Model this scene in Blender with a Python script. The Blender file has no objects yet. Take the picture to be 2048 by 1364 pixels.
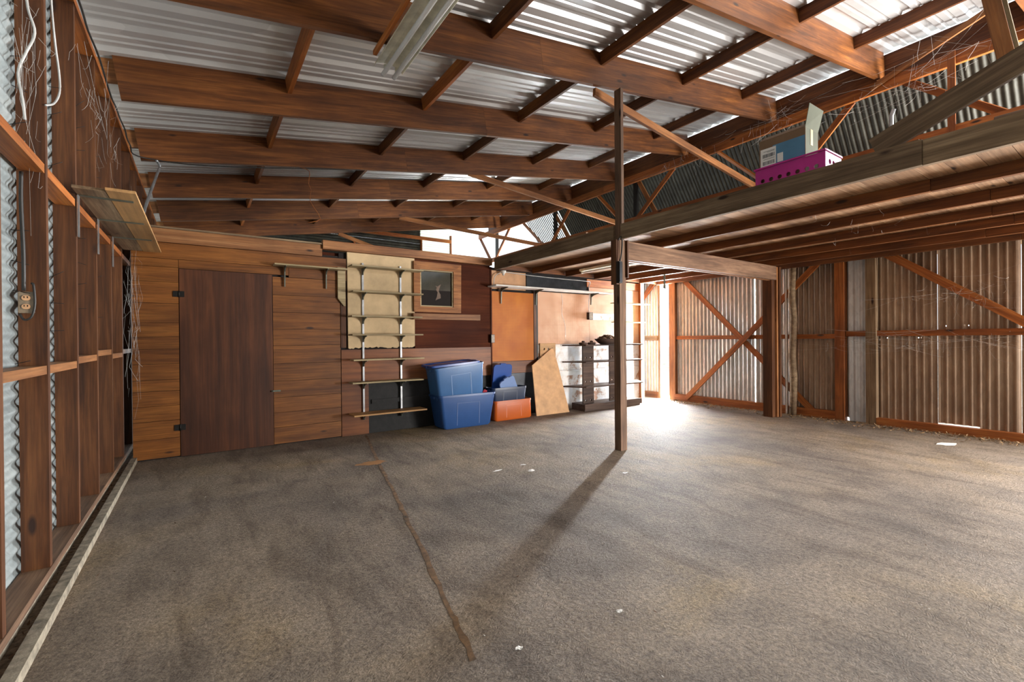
import bpy, math, random
from mathutils import Vector, Matrix
random.seed(7)
scene = bpy.context.scene
col = scene.collection

# ------------------------------------------------------------------ camera
H = 1.25
yaw, roll, pitch = math.radians(34.44), math.radians(0.5), math.radians(-0.2)
fw = Vector((math.sin(yaw)*math.cos(pitch), math.cos(yaw)*math.cos(pitch), math.sin(pitch)))
r0 = Vector((math.cos(yaw), -math.sin(yaw), 0)); u0 = r0.cross(fw)
rt = r0*math.cos(roll) - u0*math.sin(roll); up = u0*math.cos(roll) + r0*math.sin(roll)
cd = bpy.data.cameras.new('camera'); cd.lens = 16.0; cd.sensor_width = 36.0; cd.clip_start = 0.02
cam = bpy.data.objects.new('camera', cd); col.objects.link(cam)
cam.matrix_world = Matrix(((rt.x, up.x, -fw.x, 0), (rt.y, up.y, -fw.y, 0), (rt.z, up.z, -fw.z, H), (0, 0, 0, 1)))
scene.camera = cam

# ------------------------------------------------------------------ world and lights
wd = bpy.data.worlds.new('overcast_sky'); scene.world = wd; wd.use_nodes = True
bg = wd.node_tree.nodes['Background']
bg.inputs[0].default_value = (0.86, 0.94, 1.0, 1); bg.inputs[1].default_value = 1.5

def area(name, loc, target, sx, sy, power, color):
    l = bpy.data.lights.new(name, 'AREA'); l.shape = 'RECTANGLE'; l.size = sx; l.size_y = sy
    l.energy = power; l.color = color
    o = bpy.data.objects.new(name, l); col.objects.link(o)
    o.location = loc
    o.rotation_euler = (Vector(target)-Vector(loc)).to_track_quat('-Z', 'Y').to_euler()
    return o
# daylight in the open doorway slit of the right wall, and in the wide open doors behind the camera
area('doorway_daylight', (8.42, 6.85, 1.2), (0, 6.85, 1.2), 3.0, 2.3, 5600, (0.93, 0.97, 1.0))
area('added_passage_light', (7.72, 7.9, 1.2), (7.5, 0, 1.0), 0.55, 2.2, 90, (0.93, 0.97, 1.0))  # added lamp, no opening seen here; grazes the right wall and floor
area('near_doors_daylight', (8.3, -1.9, 0.9), (4.6, 2.4, 1.9), 2.6, 1.5, 560, (1.0, 0.96, 0.92))
area('loft_opening_daylight', (8.3, -1.0, 3.3), (2.0, 4.4, 3.7), 2.0, 1.3, 270, (1.0, 0.97, 0.94))

vs = scene.view_settings
vs.view_transform = 'Standard'; vs.look = 'None'; vs.gamma = 1.0; vs.use_curve_mapping = False
vs.exposure = 1.05

# ------------------------------------------------------------------ materials
def lin(c):
    if isinstance(c, str):
        c = [int(c[i:i+2], 16)/255 for i in (0, 2, 4)]
    return tuple((x/12.92 if x <= .04045 else ((x+.055)/1.055)**2.4) for x in c) + (1,)

def base_mat(name, rough=.7, metallic=0.0):
    m = bpy.data.materials.new(name); m.use_nodes = True
    nt = m.node_tree; b = nt.nodes['Principled BSDF']
    b.inputs['Roughness'].default_value = rough; b.inputs['Metallic'].default_value = metallic
    return m, nt, b

def node(nt, t, **kw):
    n = nt.nodes.new(t)
    for k, v in kw.items(): setattr(n, k, v)
    return n

def ramp(nt, src, stops):
    r = node(nt, 'ShaderNodeValToRGB'); e = r.color_ramp.elements
    while len(e) < len(stops): e.new(0.5)
    for el, (p, c) in zip(e, stops): el.position = p; el.color = lin(c)
    nt.links.new(src, r.inputs[0]); return r.outputs[0]

def coords(nt, scale, rnd=True, kind='Object'):
    tc = node(nt, 'ShaderNodeTexCoord'); mp = node(nt, 'ShaderNodeMapping'); mp.inputs['Scale'].default_value = scale
    nt.links.new(tc.outputs[kind], mp.inputs['Vector'])
    if rnd:
        oi = node(nt, 'ShaderNodeObjectInfo'); mu = node(nt, 'ShaderNodeVectorMath', operation='SCALE')
        mu.inputs[0].default_value = (37.0, 19.0, 53.0); nt.links.new(oi.outputs['Random'], mu.inputs['Scale'])
        nt.links.new(mu.outputs[0], mp.inputs['Location'])
    return mp.outputs[0]

def noise(nt, vec, scale=1.0, detail=6.0, rough=.6, dist=0.0):
    n = node(nt, 'ShaderNodeTexNoise'); n.inputs['Scale'].default_value = scale; n.inputs['Detail'].default_value = detail
    n.inputs['Roughness'].default_value = rough; n.inputs['Distortion'].default_value = dist
    nt.links.new(vec, n.inputs['Vector']); return n.outputs[0]

def mix(nt, a, b, f, mode='MIX'):
    m = node(nt, 'ShaderNodeMix', data_type='RGBA', blend_type=mode)
    for s, i in ((f, 0), (a, 6), (b, 7)):
        if hasattr(s, 'links'): nt.links.new(s, m.inputs[i])
        elif i == 0: m.inputs[0].default_value = s
        else: m.inputs[i].default_value = lin(s)
    return m.outputs[2]

def bump(nt, b, h, strength=.3, dist=.01):
    n = node(nt, 'ShaderNodeBump'); n.inputs['Strength'].default_value = strength; n.inputs['Distance'].default_value = dist
    nt.links.new(h, n.inputs['Height']); nt.links.new(n.outputs[0], b.inputs['Normal'])

def vary(nt, c, lo=.8, hi=1.15):
    oi = node(nt, 'ShaderNodeObjectInfo'); mr = node(nt, 'ShaderNodeMapRange')
    mr.inputs['To Min'].default_value = lo; mr.inputs['To Max'].default_value = hi
    nt.links.new(oi.outputs['Random'], mr.inputs['Value'])
    hs = node(nt, 'ShaderNodeHueSaturation'); nt.links.new(mr.outputs[0], hs.inputs['Value']); nt.links.new(c, hs.inputs['Color'])
    return hs.outputs[0]

def wood(name, dark, mid, light, rough=.65, grain=1.0, knots=True, lo=.8, hi=1.15, spec=.35):
    m, nt, b = base_mat(name, rough)
    b.inputs['Specular IOR Level'].default_value = spec
    v = coords(nt, (1.1*grain, 17*grain, 17*grain))
    n1 = noise(nt, v, 1.0, 8, .62, .6)
    c = ramp(nt, n1, [(.30, dark), (.5, mid), (.72, light)])
    v2 = coords(nt, (3*grain, 90*grain, 90*grain)); n2 = noise(nt, v2, 1.0, 4, .6)
    c = mix(nt, c, ramp(nt, n2, [(.3, '8c8c8c'), (.65, 'ffffff')]), .55, 'MULTIPLY')
    v3 = coords(nt, (.9, 1.6, 1.6)); n3 = noise(nt, v3, 1.3, 4, .6)
    c = mix(nt, c, ramp(nt, n3, [(.35, '9a8a80'), (.62, 'ffffff')]), .55, 'MULTIPLY')
    if knots:
        vk = coords(nt, (1.6, 5.0, 5.0)); vo = node(nt, 'ShaderNodeTexVoronoi'); nt.links.new(vk, vo.inputs['Vector']); vo.inputs['Scale'].default_value = 1.0
        c = mix(nt, '2a160c', c, ramp(nt, vo.outputs['Distance'], [(.05, '000000'), (.10, 'ffffff')]))
    c = vary(nt, c, lo, hi)
    nt.links.new(c, b.inputs['Base Color'])
    bump(nt, b, n2, .25, .004)
    return m

def metal(name, cols, metallic=.7, rough=.42, sp=30, stretch=(1, 1, 1), lo=.92, hi=1.06, bstr=.04):
    m, nt, b = base_mat(name, rough, metallic)
    v = coords(nt, stretch); vo = node(nt, 'ShaderNodeTexVoronoi'); vo.inputs['Scale'].default_value = sp; nt.links.new(v, vo.inputs['Vector'])
    n = noise(nt, v, 3.0, 7, .65)
    c = ramp(nt, n, [(.3, cols[0]), (.52, cols[1]), (.75, cols[2])])
    c = mix(nt, c, ramp(nt, vo.outputs['Color'], [(.2, 'd8d8d8'), (.8, 'ffffff')]), .5, 'MULTIPLY')
    nt.links.new(vary(nt, c, lo, hi), b.inputs['Base Color'])
    if bstr: bump(nt, b, n, bstr, .01)
    return m

def plain(name, c, rough=.5, metallic=0.0, var=.12, scale=8.0, spec=.5, bstr=.0):
    m, nt, b = base_mat(name, rough, metallic); b.inputs['Specular IOR Level'].default_value = spec
    n = noise(nt, coords(nt, (1, 1, 1)), scale, 6, .6)
    cc = mix(nt, c, ramp(nt, n, [(.3, (1-var*2,)*3), (.7, (1, 1, 1))]), 1.0, 'MULTIPLY')
    nt.links.new(cc, b.inputs['Base Color'])
    if bstr: bump(nt, b, n, bstr, .01)
    return m

M = {}
M['rafter'] = wood('stained_rafter_wood', '4f2c12', '73431d', '965d2a', .55, lo=.85, hi=1.15)
M['orange'] = wood('orange_pine', '82471a', 'a85f26', 'c27e3e', .6)
M['stud'] = wood('stud_wood', '432511', '60381a', '7c4e29', .6, lo=.85, hi=1.1)
M['grey'] = wood('weathered_grey_wood', '6b573f', '8e765a', 'ab9474', .8)
M['brace'] = wood('brace_wood', '84522a', 'a66b38', 'bd8350', .65, lo=.9)
M['board'] = wood('cabin_board_wood', '613813', '7f4c1c', '966028', .5, lo=.88, hi=1.1)
M['plate'] = wood('plate_wood', '7c4d2a', '9c683c', 'b68355', .6)
M['deck'] = wood('deck_wood', '5c4432', '80614a', '9b7b60', .75)
M['deckboard'] = wood('pale_deck_wood', '8f6c4e', 'ad8765', 'c6a381', .7)
M['ply'] = wood('plywood_sheet', 'b0814e', 'c1945f', 'cda470', .6, .25, False)
M['plyface'] = plain('plywood_face', 'cf9f6c', .6, var=.10, scale=6)
M['shelfwood'] = wood('shelf_board_wood', '9c8a64', 'b8a67e', 'ccbb96', .65, .8, False)
M['door'] = wood('door_plywood', '3c2010', '522d17', '693d21', .5, .5, False, .95, 1.05)
M['hard'] = wood('red_hardboard', '6b3814', '81491d', '965a28', .5, .4, False)
M['brown'] = wood('dark_brown_panel', '401b0a', '4e230e', '5d2f15', .7, .4, False, spec=.12)
M['darkunit'] = wood('dark_shelf_wood', '3b2a22', '55403400'[:6], '6d5647', .6, .8, False)
M['dark'] = plain('dark_cavity_board', '1d1410', .9)
M['tar'] = plain('black_tar_paper', '191715', .75, var=.3, scale=14, bstr=.3)
M['blackmetal'] = plain('black_metal_plate', '2b2e33', .32, .6, .2)
M['black'] = plain('black_iron', '16130f', .5, .3)
M['beige'] = plain('beige_wallboard', 'd3b78c', .7, var=.08, scale=4, bstr=.1)
M['peach'] = plain('peach_wallboard', 'c99a70', .7, var=.1, scale=5)
M['rag'] = plain('dusty_torn_paper', '7d6a5c', .8)
M['white'] = plain('white_paint', 'd8d6d0', .5, var=.07)
M['galv'] = metal('galvanised_sheet', ('8f9899', 'aab3b3', 'c3c9c6'), .55, .45, 45)
M['roof'] = metal('roof_sheet_metal', ('c9cacb', 'd2d3d3', 'dadada'), .4, .36, 2, (.3, .6, .6), bstr=0.0)
M['rust'] = metal('dusty_corrugated', ('7a6350', '967d66', 'ae9880'), .2, .6, 25, (1, 1, .35), .9, 1.1)
M['silver'] = metal('bright_corrugated', ('b1aeaa', 'c9c7c4', 'dddddb'), .5, .4, 30, (1, 1, .4))
M['bright'] = metal('new_galvanised_sheet', ('d2d6d9', 'dee1e3', 'eaecec'), .1, .4, 30, (1, 1, .4))
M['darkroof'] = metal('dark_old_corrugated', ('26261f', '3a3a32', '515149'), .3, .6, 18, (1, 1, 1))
M['steel'] = plain('bright_steel', 'b9bbbd', .35, .8)
M['bracket'] = plain('painted_bracket_steel', '6f7468', .45, .5)
M['tubblue'] = plain('blue_plastic', '2a4f86', .38, var=.06, scale=2)
M['tubblue2'] = plain('slate_blue_plastic', '3f6a9c', .38, var=.06, scale=2)
M['tubnavy'] = plain('navy_plastic', '1c2c48', .38, var=.06, scale=2)
M['lidblue'] = plain('cobalt_lid_plastic', '274f9a', .3, var=.06, scale=2)
M['lidpale'] = plain('pale_blue_lid_plastic', '7f97c4', .35, var=.06, scale=2)
M['tuborange'] = plain('orange_plastic', 'b85510', .4, var=.06, scale=2)
M['pink'] = plain('magenta_plastic', 'b3127e', .4, var=.05, scale=2)
M['card'] = plain('brown_cardboard', '7d6248', .85, var=.08, scale=3)
M['cardin'] = plain('grey_green_cardboard', '787d68', .85, var=.08, scale=3)
M['bluepaper'] = plain('blue_printed_card', '4d7d9b', .6, var=.05)
M['paper'] = plain('white_paper', 'e4e2dc', .8, var=.04)
M['ink'] = plain('black_ink', '23272b', .8, var=.02)
M['tape'] = plain('yellow_parcel_tape', 'cdb676', .4, var=.05)
M['cable'] = plain('black_cable', '26221e', .5)
M['wcable'] = plain('white_cable', 'c9c8c4', .5)
M['outlet'] = plain('aged_ivory_plastic', '8d7a63', .45, var=.15, scale=30)
M['web'] = plain('cobweb_silk', 'b8b4ae', .8, var=.05)
M['tube'] = plain('fluorescent_tube_glass', 'e9e9e6', .2, var=.02)
M['enamel'] = plain('old_white_enamel', 'e2dec8', .4, var=.12, scale=6)
M['dirt'] = plain('brown_dirt', '7d6a56', .95, var=.3, scale=30, bstr=.5)
M['straw'] = plain('dry_straw', 'a2815a', .9, var=.3, scale=30)
M['leaf'] = plain('dry_brown_leaves', '5f4226', .9, var=.3, scale=20)
M['stain'] = plain('orange_stain', 'a2703c', .8, var=.12, scale=10)
M['crack'] = plain('brown_joint_dirt', '7f6040', .9, var=.3, scale=16)
M['kerb'] = plain('kerb_concrete', '9d927f', .9, var=.22, scale=20, bstr=.4)
M['ground'] = plain('pale_gravel', 'b9b2a4', .95, var=.15, scale=5)

# concrete floor
m, nt, b = base_mat('trowelled_concrete', .78); M['floor'] = m
b.inputs['Specular IOR Level'].default_value = .35
v = coords(nt, (1, 1, 1), False)
nl = noise(nt, v, .55, 5, .6, .4); nm = noise(nt, v, 2.6, 8, .65, .3); nf = noise(nt, v, 42, 6, .7)
c = ramp(nt, nl, [(.33, '786d63'), (.44, '918375'), (.55, 'a2917d'), (.68, 'ac946c')])
c = mix(nt, c, ramp(nt, nm, [(.34, '8a8078'), (.60, 'ffffff')]), .42, 'MULTIPLY')
c = mix(nt, c, ramp(nt, nf, [(.3, '716c66'), (.62, 'ffffff')]), .75, 'MULTIPLY')
ng = noise(nt, v, 130, 3, .7); c = mix(nt, c, ramp(nt, ng, [(.34, '6a6662'), (.60, 'ffffff')]), .55, 'MULTIPLY')
vs_ = coords(nt, (3.2, .8, 1), False); ns = noise(nt, vs_, 1.6, 6, .6, 1.2)
c = mix(nt, c, ramp(nt, ns, [(.36, '8d7a66'), (.52, 'ffffff')]), .4, 'MULTIPLY')
nt.links.new(c, b.inputs['Base Color'])
wv = node(nt, 'ShaderNodeTexWave', wave_type='RINGS'); wv.inputs['Scale'].default_value = 16.0; wv.inputs['Distortion'].default_value = 30
wv.inputs['Detail'].default_value = 3; wv.inputs['Detail Scale'].default_value = .7; nt.links.new(v, wv.inputs['Vector'])
mh = node(nt, 'ShaderNodeMath', operation='MULTIPLY_ADD'); nt.links.new(wv.outputs['Fac'], mh.inputs[0]); mh.inputs[1].default_value = .10; nt.links.new(nf, mh.inputs[2])
bump(nt, b, mh.outputs[0], .85, .014)

# pegboard: rows of small holes every 25 mm
def pegboard(name, c1, c2):
    m, nt, b = base_mat(name, .5); b.inputs['Specular IOR Level'].default_value = .2
    n = noise(nt, coords(nt, (1, 1, 1)), 2.2, 6, .6, .3)
    c = ramp(nt, n, [(.3, c1), (.7, c2)])
    tc = node(nt, 'ShaderNodeTexCoord'); sc = node(nt, 'ShaderNodeVectorMath', operation='SCALE'); sc.inputs['Scale'].default_value = 2*math.pi/.0254
    nt.links.new(tc.outputs['Object'], sc.inputs[0]); sx = node(nt, 'ShaderNodeSeparateXYZ'); nt.links.new(sc.outputs[0], sx.inputs[0])
    o = []
    for ax in ('X', 'Z'):
        s = node(nt, 'ShaderNodeMath', operation='COSINE'); nt.links.new(sx.outputs[ax], s.inputs[0]); o.append(s.outputs[0])
    a = node(nt, 'ShaderNodeMath', operation='ADD'); nt.links.new(o[0], a.inputs[0]); nt.links.new(o[1], a.inputs[1])
    g = node(nt, 'ShaderNodeMath', operation='GREATER_THAN'); nt.links.new(a.outputs[0], g.inputs[0]); g.inputs[1].default_value = 1.45
    f = node(nt, 'ShaderNodeMath', operation='MULTIPLY'); nt.links.new(g.outputs[0], f.inputs[0]); f.inputs[1].default_value = .75
    nt.links.new(mix(nt, c, '3a2010', f.outputs[0]), b.inputs['Base Color'])
    return m
M['peg'] = pegboard('orange_pegboard', 'a2540a', 'ba6e1a')
M['peg_glare'] = pegboard('glare_paled_pegboard', 'b98562', 'd3ab8d')  # doorway glare is put into this paler, pinker colour
m, nt, b = base_mat('peeling_white_paint', .6); M['peel'] = m
n = noise(nt, coords(nt, (1, 1, 1)), 3.5, 8, .7, .3)
nt.links.new(ramp(nt, n, [(.40, '9a6a48'), (.46, 'c9bfb4'), (.60, 'd9d8d8')]), b.inputs['Base Color'])
m, nt, b = base_mat('dusty_dark_window_glass', .16); M['glass'] = m
n = noise(nt, coords(nt, (1, 1, 1)), 5, 6, .7)
nt.links.new(ramp(nt, n, [(.3, '2c291f'), (.7, '3f3b2d')]), b.inputs['Base Color'])

m, nt, b = base_mat('translucent_corrugated', .5); M['fibre'] = m
b.inputs['Base Color'].default_value = lin('dfe3d2')
tl = node(nt, 'ShaderNodeBsdfTranslucent'); tl.inputs[0].default_value = lin('e6ead8'); mx = node(nt, 'ShaderNodeMixShader'); mx.inputs[0].default_value = .7
nt.links.new(b.outputs[0], mx.inputs[1]); nt.links.new(tl.outputs[0], mx.inputs[2]); nt.links.new(mx.outputs[0], nt.nodes['Material Output'].inputs[0])
# ------------------------------------------------------------------ builders
W = {}
def reg(o, mw, parent=None):
    col.objects.link(o); W[o.name] = mw
    if parent is not None:
        o.parent = parent; o.matrix_parent_inverse = W[parent.name].inverted()
    o.matrix_basis = mw
    return o

def tag(o, label=None, cat=None, group=None, kind=None):
    if label: o['label'] = label
    if cat: o['category'] = cat
    if group: o['group'] = group
    if kind: o['kind'] = kind
    return o

def root(name, loc, label, cat=None, group=None, kind=None):
    o = bpy.data.objects.new(name, None); o.empty_display_size = .1
    reg(o, Matrix.Translation(loc)); return tag(o, label, cat, group, kind)

def mesh(name, verts, faces, mat, parent=None, mw=None, smooth=False):
    me = bpy.data.meshes.new(name); me.from_pydata([tuple(v) for v in verts], [], faces); me.update()
    if smooth:
        for p in me.polygons: p.use_smooth = True
    me.materials.append(M[mat] if isinstance(mat, str) else mat)
    return reg(bpy.data.objects.new(name, me), mw or Matrix.Identity(4), parent)

def centred(name, verts, faces, mat, parent=None, smooth=False):
    """a mesh given in world coordinates, with its origin at the middle of its bounds"""
    lo = Vector([min(v[i] for v in verts) for i in range(3)]); hi = Vector([max(v[i] for v in verts) for i in range(3)])
    c = (lo+hi)/2
    return mesh(name, [Vector(v)-c for v in verts], faces, mat, parent, Matrix.Translation(c), smooth)

CUBE_F = [(0, 1, 3, 2), (4, 6, 7, 5), (0, 4, 5, 1), (2, 3, 7, 6), (0, 2, 6, 4), (1, 5, 7, 3)]
BC = {}
def boxmesh(L, w, h, mat):
    k = (round(L, 3), round(w, 3), round(h, 3), mat)
    if k not in BC:
        vv = [(x*L/2, y*w/2, z*h/2) for x in (-1, 1) for y in (-1, 1) for z in (-1, 1)]
        me = bpy.data.meshes.new('timber'); me.from_pydata(vv, [], CUBE_F); me.update(); me.materials.append(M[mat]); BC[k] = me
    return BC[k]

def beam(name, p0, p1, w, h, mat, parent=None, upv=(0, 0, 1), dims=None):
    p0, p1 = Vector(p0), Vector(p1); x = p1-p0; L = x.length; x.normalize()
    z = Vector(upv); z = (z - x*z.dot(x)); z.normalize(); y = z.cross(x)
    c = (p0+p1)/2
    mw = Matrix(((x.x, y.x, z.x, c.x), (x.y, y.y, z.y, c.y), (x.z, y.z, z.z, c.z), (0, 0, 0, 1)))
    return reg(bpy.data.objects.new(name, boxmesh(L, w, h, mat)), mw, parent)

def box(name, x0, x1, y0, y1, z0, z1, mat, parent=None):
    """axis aligned timber or panel whose grain runs along its longest side"""
    d = (x1-x0, y1-y0, z1-z0); c = ((x0+x1)/2, (y0+y1)/2, (z0+z1)/2); a = d.index(max(d))
    if a == 0: return beam(name, (x0, c[1], c[2]), (x1, c[1], c[2]), d[1], d[2], mat, parent)
    if a == 1: return beam(name, (c[0], y0, c[2]), (c[0], y1, c[2]), d[0], d[2], mat, parent)
    return beam(name, (c[0], c[1], z0), (c[0], c[1], z1), d[0], d[1], mat, parent, (0, -1, 0))

def slab(name, x0, x1, y0, y1, z0, z1, mat, parent=None):
    """axis aligned panel with unrotated local axes"""
    c = Vector(((x0+x1)/2, (y0+y1)/2, (z0+z1)/2)); L, w, h = (x1-x0)/2, (y1-y0)/2, (z1-z0)/2
    vv = [(x*L, y*w, z*h) for x in (-1, 1) for y in (-1, 1) for z in (-1, 1)]
    return mesh(name, vv, CUBE_F, mat, parent, Matrix.Translation(c))

def sheet(name, o, a, bdir, ndir, la, prof, mat, parent=None, rows=1, smooth=True, skip=()):
    """folded metal sheet: profile (s,d) points along bdir/ndir, drawn out along a by la"""
    o, a, bd, nd = Vector(o), Vector(a).normalized(), Vector(bdir).normalized(), Vector(ndir).normalized()
    vv, ff = [], []
    rs = rows if isinstance(rows, list) else [i/rows for i in range(rows+1)]
    for t in rs:
        for (s, d) in prof: vv.append(o + a*la*t + bd*s + nd*d)
    n = len(prof)
    for i in range(len(rs)-1):
        for j in range(n-1):
            if (i, j) in skip: continue
            ff.append((i*n+j, i*n+j+1, (i+1)*n+j+1, (i+1)*n+j))
    return centred(name, vv, ff, mat, parent, smooth)

def wave(w, pitch=.076, amp=.009, k=8, ph=0.0):
    n = max(2, int(round(w/pitch*k))); return [(w*i/n, amp*math.cos(2*math.pi*(w*i/n+ph)/pitch)) for i in range(n+1)]

def ribs(w, pitch=.38, hgt=.036):
    pts, s = [], 0.0
    while s < w-1e-6:
        pts += [(s, hgt), (s+.06, hgt), (s+.088, 0), (s+.165, 0), (s+.175, .013), (s+.195, .013), (s+.205, 0), (s+.265, 0), (s+.275, .013), (s+.295, .013), (s+.305, 0), (s+pitch-.028, 0)]
        s += pitch
    pts.append((s, hgt)); return pts

def tube(name, pts, r, mat, parent=None, k=8, closed_ends=True, sub=1):
    pts = [Vector(p) for p in pts]
    if sub > 1 and len(pts) > 2:
        q = []
        for i in range(len(pts)-1):
            p0 = pts[max(i-1, 0)]; p1 = pts[i]; p2 = pts[i+1]; p3 = pts[min(i+2, len(pts)-1)]
            for j in range(sub):
                t = j/sub
                q.append(.5*((2*p1)+(p2-p0)*t+(2*p0-5*p1+4*p2-p3)*t*t+(3*p1-p0-3*p2+p3)*t**3))
        q.append(pts[-1]); pts = q
    vv, ff = [], []
    for i, p in enumerate(pts):
        d = (pts[min(i+1, len(pts)-1)]-pts[max(i-1, 0)]).normalized()
        x = d.cross(Vector((0.13, 0.31, 0.94)));  x = x.normalized() if x.length > 1e-4 else d.orthogonal().normalized()
        y = d.cross(x)
        for j in range(k):
            a = 2*math.pi*j/k; vv.append(p + x*r*math.cos(a) + y*r*math.sin(a))
    for i in range(len(pts)-1):
        for j in range(k): ff.append((i*k+j, i*k+(j+1) % k, (i+1)*k+(j+1) % k, (i+1)*k+j))
    if closed_ends: ff += [tuple(range(k-1, -1, -1)), tuple((len(pts)-1)*k+j for j in range(k))]
    return centred(name, vv, ff, mat, parent, True)

def rr(w, d, r, n=5):
    out = []
    for cx, cy, a0 in ((w/2-r, d/2-r, 0), (-w/2+r, d/2-r, 90), (-w/2+r, -d/2+r, 180), (w/2-r, -d/2+r, 270)):
        for i in range(n+1):
            a = math.radians(a0+90*i/n); out.append((cx+r*math.cos(a), cy+r*math.sin(a)))
    return out

def loft(name, secs, mat, parent=None, mw=None, smooth=True, cap0=True, cap1=True):
    """secs: list of (w, d, radius, z)"""
    vv, ff = [], []
    for (w, d, r, z) in secs: vv += [(x, y, z) for x, y in rr(w, d, r)]
    n = len(rr(1, 1, .1))
    for i in range(len(secs)-1):
        for j in range(n): ff.append((i*n+j, i*n+(j+1) % n, (i+1)*n+(j+1) % n, (i+1)*n+j))
    if cap0: ff.append(tuple(range(n-1, -1, -1)))
    if cap1: ff.append(tuple((len(secs)-1)*n+j for j in range(n)))
    o = mesh(name, vv, ff, mat, parent, mw, smooth)
    if smooth: 
        e = o.modifiers.new('edges', 'EDGE_SPLIT'); e.split_angle = math.radians(40)
    return o

def prism(name, poly, y0, y1, mat, parent=None, mw=None):
    """polygon in x,z drawn out from y0 to y1"""
    n = len(poly); vv = [(x, y0, z) for x, z in poly] + [(x, y1, z) for x, z in poly]
    ff = [tuple(range(n)), tuple(range(2*n-1, n-1, -1))] + [(i, i+n, (i+1) % n + n, (i+1) % n) for i in range(n)]
    return mesh(name, vv, ff, mat, parent, mw)

def holed(name, w, h, t, holes, r, mat, parent=None, mw=None, hx=1.0):
    """plate in x,z of thickness t (y) with round holes at (x,z); holes must not share columns unless aligned"""
    xs = sorted({0.0, w} | {round(x+s*r*1.35*hx, 4) for x, z in holes for s in (-1, 1)})
    zs = sorted({0.0, h} | {round(z+s*r*1.35, 4) for x, z in holes for s in (-1, 1)})
    vv, ff = [], []
    def add(p): vv.append(p); return len(vv)-1
    hs = {(round(x-r*1.35*hx, 4), round(z-r*1.35, 4)): (x, z) for x, z in holes}
    for i in range(len(xs)-1):
        for j in range(len(zs)-1):
            x0, x1, z0, z1 = xs[i], xs[i+1], zs[j], zs[j+1]
            if (x0, z0) in hs:
                cx, cz = hs[(x0, z0)]; K = 16; I = []; O = []
                for k in range(K):
                    a = 2*math.pi*k/K + math.pi/K*0; ca, sa = math.cos(a), math.sin(a); q = 1.35*r/max(abs(ca), abs(sa))
                    I.append((cx+ca*r*hx, cz+sa*r)); O.append((cx+ca*q*hx, cz+sa*q))
                idx = []
                for y in (0, t): idx.append(([add((x, y, z)) for x, z in I], [add((x, y, z)) for x, z in O]))
                for k in range(K):
                    l = (k+1) % K
                    ff.append((idx[0][0][k], idx[0][1][k], idx[0][1][l], idx[0][0][l]))
                    ff.append((idx[1][0][l], idx[1][1][l], idx[1][1][k], idx[1][0][k]))
                    ff.append((idx[0][0][l], idx[1][0][l], idx[1][0][k], idx[0][0][k]))
            else:
                for y, rev in ((0, 0), (t, 1)):
                    f = [add((x0, y, z0)), add((x1, y, z0)), add((x1, y, z1)), add((x0, y, z1))]
                    ff.append(tuple(reversed(f)) if rev else tuple(f))
    a = [add(p) for p in ((0, 0, 0), (w, 0, 0), (w, 0, h), (0, 0, h))]; c = [add(p) for p in ((0, t, 0), (w, t, 0), (w, t, h), (0, t, h))]
    for k in range(4): l = (k+1) % 4; ff.append((a[k], c[k], c[l], a[l]))
    return mesh(name, vv, ff, mat, parent, mw)

T = Matrix.Translation
def R(deg, ax): return Matrix.Rotation(math.radians(deg), 4, ax)

# ================================================================== the setting
# ---- floor and outside ground
FL = tag(mesh('floor', [(-.56, -5, 0), (8.6, -5, 0), (8.6, 7.2, 0), (-.56, 7.2, 0), (-.56, -5, -.1), (8.6, -5, -.1), (8.6, 7.2, -.1), (-.56, 7.2, -.1)],
             [(0, 1, 2, 3), (7, 6, 5, 4), (0, 4, 5, 1), (1, 5, 6, 2), (2, 6, 7, 3), (3, 7, 4, 0)], 'floor'),
         'bare trowelled concrete floor with brown and grey stains', 'floor', kind='structure')
tag(mesh('ground', [(-60, -60, -.11), (60, -60, -.11), (60, 60, -.11), (-60, 60, -.11)], [(0, 1, 2, 3)], 'ground'), 'pale open ground outside the barn', 'ground', kind='structure')

def strip(name, pts, ws, z, mat, parent):
    vv, ff = [], []
    for i, (x, y) in enumerate(pts):
        j0, j1 = max(i-1, 0), min(i+1, len(pts)-1); d = Vector((pts[j1][0]-pts[j0][0], pts[j1][1]-pts[j0][1])).normalized(); n = Vector((-d.y, d.x))
        for s in (-1, 1):
            q = Vector((x, y)) + n*s*ws*random.uniform(.6, 1.3)/2; vv.append((q.x, q.y, z))
    for i in range(len(pts)-1): ff.append((2*i, 2*i+1, 2*i+3, 2*i+2))
    return centred(name, vv, ff, mat, parent)
cr = [(1.80, 6.05), (1.48, 4.52), (1.24, 3.33), (1.07, 2.47), (.94, 1.90), (.87, 1.55)]
cp = []
for i in range(len(cr)-1):
    for k in range(10):
        t = k/10; cp.append((cr[i][0]*(1-t)+cr[i+1][0]*t + random.uniform(-.006, .006), cr[i][1]*(1-t)+cr[i+1][1]*t))
tag(strip('floor_joint', cp+[cr[-1]], .030, .0012, 'crack', FL), 'brown dirt-filled joint running across the concrete')
def blob(name, cx, cy, rx, ry, z, mat, parent=None, n=22, j=.25):
    vv = [(0, 0, 0)] + [(rx*math.cos(2*math.pi*i/n)*random.uniform(1-j, 1+j), ry*math.sin(2*math.pi*i/n)*random.uniform(1-j, 1+j), 0) for i in range(n)]
    return mesh(name, vv, [(0, 1+i, 1+(i+1) % n) for i in range(n)], mat, parent, T((cx, cy, z)))
tag(blob('floor_stain', 1.44, 4.64, .15, .07, .0015, 'stain', FL), 'orange-brown stain on the concrete')

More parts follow.
